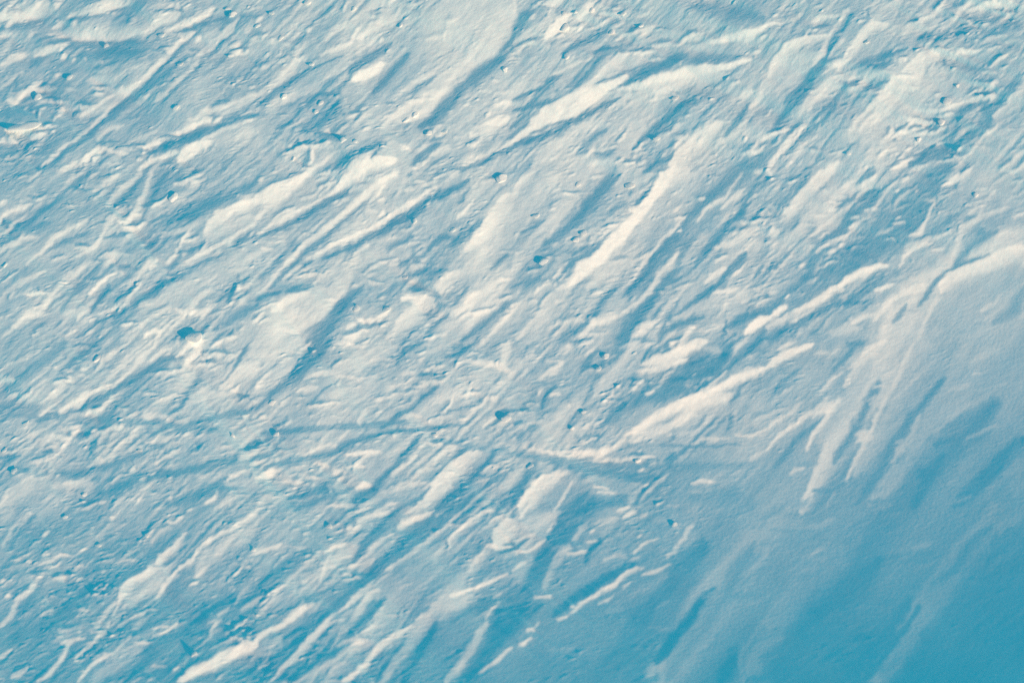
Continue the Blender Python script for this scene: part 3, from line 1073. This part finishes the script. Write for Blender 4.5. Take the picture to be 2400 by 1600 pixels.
edge = np.minimum(np.minimum(XG - X0, X1 - XG), np.minimum(YG - Y0, Y1 - YG))
fade = smooth01(edge / 1.15)
SE = math.sin(SUN_EL)
YM, XM = np.mgrid[0:MH, 0:MW]
SFM = smooth01(((XM / SC - PAD) * 0.62 + (YM / SC - PAD) * 0.8 - 1500) / 900)
B = B0 + (B - B0) * (1 + 0.30 * SFM)
B = np.where(B > .45, np.minimum(.45 + (B - .45) * 1.02, 1.0), .45 + (B - .45) * 1.22)
for ax in (0, 1):                # snow has no knife edges: soften the survey by a few millimetres
    B = 0.25 * np.roll(B, 1, ax) + 0.5 * B + 0.25 * np.roll(B, -1, ax)
vary = 0.028 * field(0.060, img2ground(47), 5.0, .5) + 0.025 * field(0.024, img2ground(40), 3.0, .5) + 0.05 * field(0.30, img2ground(46), 2.0, .6)
def want(b):
    """share of the sun a patch takes, from the survey value"""
    b = np.clip(b, -0.35, 1.05)
    return np.clip(np.interp(b, [-.35, -.1, 0, .25, .5, .75, 1.0], [0, .015, .035, .12, .29, .50, .71]), 0.0, 0.93)
Hh = np.zeros((NY, NX))
ks = KX * ssx + KY * ssy
kp = -KX * ssy + KY * ssx
den = ks ** 2 + (0.15 * kp) ** 2 + (2 * math.pi / 9.0) ** 2 * 0.10
corr = 0.0
for it in range(8):
    rx, ry, rz = XG - CAM[0], YG - CAM[1], Hh - CAM[2]
    dep = rx * vdir[0] + ry * vdir[1] + rz * vdir[2]
    px = W / 2 + FPX * (rx * RT[0] + ry * RT[1] + rz * RT[2]) / dep
    py = H / 2 - FPX * (rx * UP[0] + ry * UP[1] + rz * UP[2]) / dep
    b = bilin(B, (px + wob[0] + PAD) * SC, (py + wob[1] + PAD) * SC) + vary * (1 - 0.8 * smooth01((px * 0.62 + py * 0.8 - 1500) / 900))
    wn = want(b)
    g = np.tan(np.arcsin(wn) - SUN_EL) + corr
    g = g - (g * fade).sum() / fade.sum()
    g *= fade
    Hn = np.fft.irfft2(1j * ks * np.fft.rfft2(g) / den, s=(NY, NX))
    Hn -= Hn.mean()
    hy, hx = np.gradient(Hn * fade, STEP)
    NLa = np.clip((SE - math.cos(SUN_EL) * (hx * ssx + hy * ssy)) / np.sqrt(1 + hx * hx + hy * hy), 0, 1)
    inn = (px > 0) & (px < W) & (py > 0) & (py < H)
    print("relief", it, Hn.min(), Hn.max(), "want", wn[inn].mean(), "got", NLa[inn].mean(), "err", np.abs(wn - NLa)[inn].mean(),
          "corner", wn[inn & (px > 2100) & (py > 1400)].mean(), NLa[inn & (px > 2100) & (py > 1400)].mean())
    corr = np.clip(corr + 0.75 * (wn - NLa) * (edge > 0.1), -0.4, 0.6)
    Hh = Hn * fade
smo = bilin(SM, (px + PAD) * SC, (py + PAD) * SC)
# the crusty, crumb-strewn surface between the polished drifts
rough = 1.0 - 0.8 * smo
soft = smooth01((px * 0.62 + py * 0.8 - 1500) / 900)       # less fine relief towards the lower right, standing in for focus blur
rough *= 1 - 0.92 * soft
patch = field(0.30, img2ground(45), 2.2, .6)
rough *= np.clip(0.75 + 0.35 * patch, 0.25, 1.6)
a1 = field(0.045, img2ground(42), 2.6, .45)
a2 = field(0.022, img2ground(22), 2.4, .45)
a3 = field(0.012, img2ground(14), 2.0, .5)
a4 = field(0.028, img2ground(30), 1.6, .4)
clump = np.clip(0.8 + 0.6 * field(0.09, img2ground(40), 1.8, .6), 0.1, 2.2)
crumbs = clump * np.maximum(0, a4 + 0.25 * a2 - 1.55)
a5 = field(0.010, img2ground(10), 1.5, .4)
grit = np.maximum(0, a5 - 1.9) * np.clip(patch + .3, 0, 1.5)
Hd = rough * (0.0006 * (a1 + 0.2 * a1 * np.abs(a1)) + 0.0006 * (a2 + 0.3 * a2 * a2) * clump + 0.00030 * a3 * clump
              + 0.0032 * crumbs + 0.0016 * grit)
NOISE = 0.3
Hh = Hh + NOISE * Hd * np.clip(fade * 1.5, 0, 1)

def at_pixel(px, py):
    z = 0.0
    for _ in range(6):
        p = hit(px, py, z)
        z = float(bilin(Hh, np.array([(p[0] - X0) / STEP]), np.array([(p[1] - Y0) / STEP]))[0])
    return np.array([p[0], p[1], z])

# where the loose lumps lie, each half drifted in by a little apron of snow
LP = []
rd = random.Random(5)
wa = img2ground(42)
for line in LUMPS.strip().splitlines():
    hd, bd = line.split(':')
    a, b_ = hd.split()
    for it in bd.split(','):
        x, y, r = [float(q) for q in it.split()]
        if r < 26: continue
        p = at_pixel(int(a) * 600 + x / K, int(b_) * 400 + y / K)
        s = r / K / FPX * float(np.dot(p - CAM, vdir))
        LP.append((int(a), int(b_), x, y, r, p[0], p[1], s))
for (_, _, _, _, _, qx, qy, s) in LP:
    n = int(s * 6 / STEP) + 3
    ci, cj = int((qx - X0) / STEP), int((qy - Y0) / STEP)
    i0, i1, j0, j1 = max(0, ci - n), min(NX, ci + n), max(0, cj - n), min(NY, cj + n)
    ax_, ay_ = XG[j0:j1, i0:i1] - qx, YG[j0:j1, i0:i1] - qy
    al_ = ax_ * math.cos(wa) + ay_ * math.sin(wa); at_ = -ax_ * math.sin(wa) + ay_ * math.cos(wa)
    k_ = rd.uniform(0.08, 0.2)
    Hh[j0:j1, i0:i1] += k_ * s * np.exp(-(np.where(al_ > 0, al_ / 2.6, al_ / 1.2) ** 2 + (at_ / 1.1) ** 2) / (s * s))

def grow(a, b, sgn_):
    o = []; st = STEP; p = a
    while abs(p) < 420:
        st *= 1.22; p = p + sgn_ * st; o.append(p)
    return o
xl = np.array(grow(X0, 0, -1))[::-1]; xr = np.array(grow(xs[-1], 0, 1))
yl = np.array(grow(Y0, 0, -1))[::-1]; yr = np.array(grow(ys[-1], 0, 1))
def thin(n):                     # full density in view, coarser in the margin
    i = np.arange(n); mgn = int(0.8 / STEP)
    return i[(i % 4 == 0) | ((i >= mgn) & (i < n - mgn)) | (i == n - 1)]
IX, IY = thin(NX), thin(NY)
AX = np.concatenate([xl, xs[IX], xr]); AY = np.concatenate([yl, ys[IY], yr])
Z = np.zeros((len(AY), len(AX)), np.float32)
FX, FY = np.meshgrid(AX, AY)
far = np.maximum(np.maximum(X0 - FX, FX - X1), np.maximum(Y0 - FY, FY - Y1))
ga = img2ground(47)
ft = -FX * math.sin(ga) + FY * math.cos(ga); fl = FX * math.cos(ga) + FY * math.sin(ga)
Z += (smooth01(far / 6.0) * (0.16 * np.sin(ft * 1.1 + 1.3 * np.sin(fl * 0.3)) + 0.10 * np.sin(ft * 2.3 + fl * 0.35)
      + 0.5 * np.sin(ft * 0.12 + 1.0) * smooth01(far / 40.0))).astype(np.float32)
Z[len(yl):len(yl) + len(IY), len(xl):len(xl) + len(IX)] = Hh[np.ix_(IY, IX)]
print('verts', Z.size)
nx, ny = len(AX), len(AY)
co = np.empty((ny * nx, 3), np.float32)
co[:, 0] = FX.ravel(); co[:, 1] = FY.ravel(); co[:, 2] = Z.ravel()
idx = np.arange(ny * nx, dtype=np.int32).reshape(ny, nx)
quads = np.stack([idx[:-1, :-1], idx[:-1, 1:], idx[1:, 1:], idx[1:, :-1]], -1).reshape(-1, 4)

# ---------------------------------------------------------------- materials
def snow_material(name, colr, grain):
    mt = bpy.data.materials.new(name)
    mt.use_nodes = True
    t = mt.node_tree; t.nodes.clear()
    o = t.nodes.new("ShaderNodeOutputMaterial")
    p = t.nodes.new("ShaderNodeBsdfPrincipled")
    p.inputs["Roughness"].default_value = 0.9
    p.inputs["Specular IOR Level"].default_value = 0.05
    tc = t.nodes.new("ShaderNodeTexCoord")
    n1 = t.nodes.new("ShaderNodeTexNoise"); n1.inputs["Scale"].default_value = 420.0
    n1.inputs["Detail"].default_value = 2.0
    n2 = t.nodes.new("ShaderNodeTexNoise"); n2.inputs["Scale"].default_value = 90.0
    n2.inputs["Detail"].default_value = 3.0
    ad = t.nodes.new("ShaderNodeMath"); ad.operation = 'MULTIPLY_ADD'; ad.inputs[1].default_value = 1.6
    bm = t.nodes.new("ShaderNodeBump"); bm.inputs["Strength"].default_value = grain * 1.6
    bm.inputs["Distance"].default_value = 0.0012
    n3 = t.nodes.new("ShaderNodeTexNoise"); n3.inputs["Scale"].default_value = 9.0
    n3.inputs["Detail"].default_value = 6.0
    rp = t.nodes.new("ShaderNodeValToRGB")
    rp.color_ramp.elements[0].position = 0.3; rp.color_ramp.elements[0].color = (*[c * 0.96 for c in colr], 1)
    rp.color_ramp.elements[1].position = 0.7; rp.color_ramp.elements[1].color = (*colr, 1)
    for n in (n1, n2, n3): t.links.new(tc.outputs["Object"], n.inputs["Vector"])
    t.links.new(n2.outputs["Fac"], ad.inputs[0]); t.links.new(n1.outputs["Fac"], ad.inputs[2])
    t.links.new(ad.outputs[0], bm.inputs["Height"])
    t.links.new(n3.outputs["Fac"], rp.inputs[0])
    t.links.new(rp.outputs[0], p.inputs["Base Color"])
    t.links.new(bm.outputs[0], p.inputs["Normal"])
    t.links.new(p.outputs[0], o.inputs["Surface"])
    return mt
M_SNOW = snow_material("wind_packed_snow", (0.86, 0.90, 0.90), 0.35)
M_LUMP = snow_material("broken_snow_crust", (0.90, 0.91, 0.90), 0.25)

me = bpy.data.meshes.new("snow_field")
me.vertices.add(len(co)); me.vertices.foreach_set("co", co.ravel())
me.loops.add(quads.size); me.loops.foreach_set("vertex_index", quads.ravel())
me.polygons.add(len(quads))
me.polygons.foreach_set("loop_start", np.arange(0, quads.size, 4, dtype=np.int32))
me.update(calc_edges=True)
me.polygons.foreach_set("use_smooth", np.ones(len(quads), bool))
me.materials.append(M_SNOW)
snow = bpy.data.objects.new("snow_ground", me)
snow["kind"] = "structure"
col.objects.link(snow)

# ---------------------------------------------------------------- loose lumps of snow crust
def lump_mesh(seed, flat, sharp):
    """a broken piece of wind crust: an ico ball cut by a few fracture planes, then worn by wind"""
    import bmesh
    r = random.Random(seed)
    bm = bmesh.new()
    bmesh.ops.create_icosphere(bm, subdivisions=4, radius=1.0)
    planes = []
    for _ in range(9):
        n = Vector((r.uniform(-1, 1), r.uniform(-1, 1), r.uniform(-.5, 1))).normalized()
        planes.append((n, r.uniform(0.5, 0.85)))
    ph = [r.uniform(0, 6) for _ in range(6)]
    for v in bm.verts:
        c = v.co.copy()
        for n, d in planes:
            q = c.dot(n)
            if q > d: c -= n * (q - d) * sharp
        f = 1 + 0.07 * math.sin(3.1 * c.x + ph[0]) * math.sin(3.7 * c.y + ph[1]) \
              + 0.04 * math.sin(7 * c.z + ph[2] + 4 * c.x) + 0.025 * math.sin(13 * c.x + 9 * c.y + ph[3])
        v.co = Vector((c.x * f, c.y * f, c.z * f * flat))
    for _ in range(2): bmesh.ops.smooth_vert(bm, verts=bm.verts, factor=0.4, use_axis_x=True, use_axis_y=True, use_axis_z=True)
    me_ = bpy.data.meshes.new("snow_lump")
    bm.to_mesh(me_); bm.free()
    for p in me_.polygons: p.use_smooth = True
    me_.materials.append(M_LUMP)
    return me_
shapes = [lump_mesh(100 + i, (0.75, 0.6, 0.9, 0.5)[i % 4], (0.95, 0.8)[i % 2]) for i in range(12)]

MARKS = [("the long straight cream ridge right of centre", 1480, 560), ("the broad pale drift at upper centre", 1050, 150),
         ("the brightest cream ridge at top centre", 1330, 240), ("the rounded drift left of centre", 690, 780),
         ("the wide oval lump at left", 459, 800), ("the long bright crest below centre right", 1620, 950),
         ("the blunt smooth drift at lower centre", 1280, 1180), ("the wedge shaped bright drift at upper left", 580, 480),
         ("the white slab near the left edge", 54, 297), ("the ragged crest at lower left", 330, 1370),
         ("the bright crest on the bottom edge", 520, 1530), ("the angular drift at upper right", 1870, 130),
         ("the tall pale drift near the right edge", 2180, 220), ("the row of parallel ridges at bottom centre", 850, 1350),
         ("the small bright mound at upper left centre", 860, 165), ("the top left corner of the snow", 20, 20),
         ("the crossing groove below centre left", 600, 1010), ("the curved thin ridge left of centre", 900, 520)]
WORDS = [(50, "big"), (36, "fist sized"), (28, "small"), (0, "tiny")]
ORD = ["nearest", "second nearest", "third nearest", "fourth nearest", "fifth nearest", "sixth nearest", "seventh nearest", "eighth nearest", "ninth nearest"] + ["%dth nearest" % q for q in range(10, 40)]

def put(shape, qx, qy, sx, sy, sz, ang, lift, lean, label, group=None):
    z = float(bilin(Hh, np.array([(qx - X0) / STEP]), np.array([(qy - Y0) / STEP]))[0])
    o = bpy.data.objects.new("snow_lump", shape)
    tiltax = Vector((-math.sin(SUN_AZ), math.cos(SUN_AZ), 0))           # tilts each piece's top towards the sun so it shows brighter
    rot = Matrix.Rotation(lean, 4, tiltax) @ Matrix.Rotation(ang, 4, 'Z')
    o.matrix_world = Matrix.Translation((qx, qy, z + lift)) @ rot @ Matrix.Diagonal((sx, sy, sz, 1))
    o["label"] = label
    o["category"] = "snow lump"
    if group: o["group"] = group
    col.objects.link(o)
    return o

rd = random.Random(5)
jobs = []
for (a, b, x, y, r, qx, qy, s) in LP:
    X, Y = a * 600 + x / K, b * 400 + y / K
    if r > 70:
        jobs.append((None, 0, "wide oval lump of pale snow lying in its own hollow at left", (a, b, x, y, r, qx, qy, s)))
        continue
    best = min(range(len(MARKS)), key=lambda i: math.hypot(MARKS[i][1] - X, MARKS[i][2] - Y))
    dx, dy = X - MARKS[best][1], Y - MARKS[best][2]
    side = ("right of" if dx > 0 else "left of") if abs(dx) > abs(dy) else ("below" if dy > 0 else "above")
    w = next(n for t_, n in WORDS if r >= t_)
    jobs.append(((best, side), math.hypot(dx, dy), w, (a, b, x, y, r, qx, qy, s)))
for i, (key, dist, w, v) in enumerate(jobs):
    a, b, x, y, r, qx, qy, s = v
    if key is None:
        put(shapes[3], qx, qy, s * 1.15, s * 0.8, s * 0.36, img2ground(8), s * 0.04, 0.16, w, "loose snow lumps on the wind crust")
        continue
    peers = sorted(j[1] for j in jobs if j[0] == key)
    k_ = peers.index(dist)
    name = MARKS[key[0]][0]
    lab = "%s white snow lump %s %s" % (w, key[1], name) if len(peers) == 1 else \
          "%s snow lump, %s %s %s" % (w, ORD[k_], key[1], name)
    st = rd.uniform(1.0, 1.45)
    put(shapes[rd.randrange(12)], qx, qy, s * st, s * rd.uniform(.8, 1.05), s * rd.uniform(0.28, 0.4),
        wa + rd.uniform(-.6, .6), s * 0.06, rd.uniform(.08, .22), lab, "loose snow lumps on the wind crust")

# the long white slab of crust lying at the left edge
p = at_pixel(54, 297)
s = 42 / FPX * float(np.dot(p - CAM, vdir))
put(lump_mesh(333, 0.8, 0.45), p[0], p[1], s * 1.1, s * 0.34, s * 0.15, img2ground(9), s * 0.02, 0.10,
    "long flat white snow slab lying near the left edge", "loose snow lumps on the wind crust")
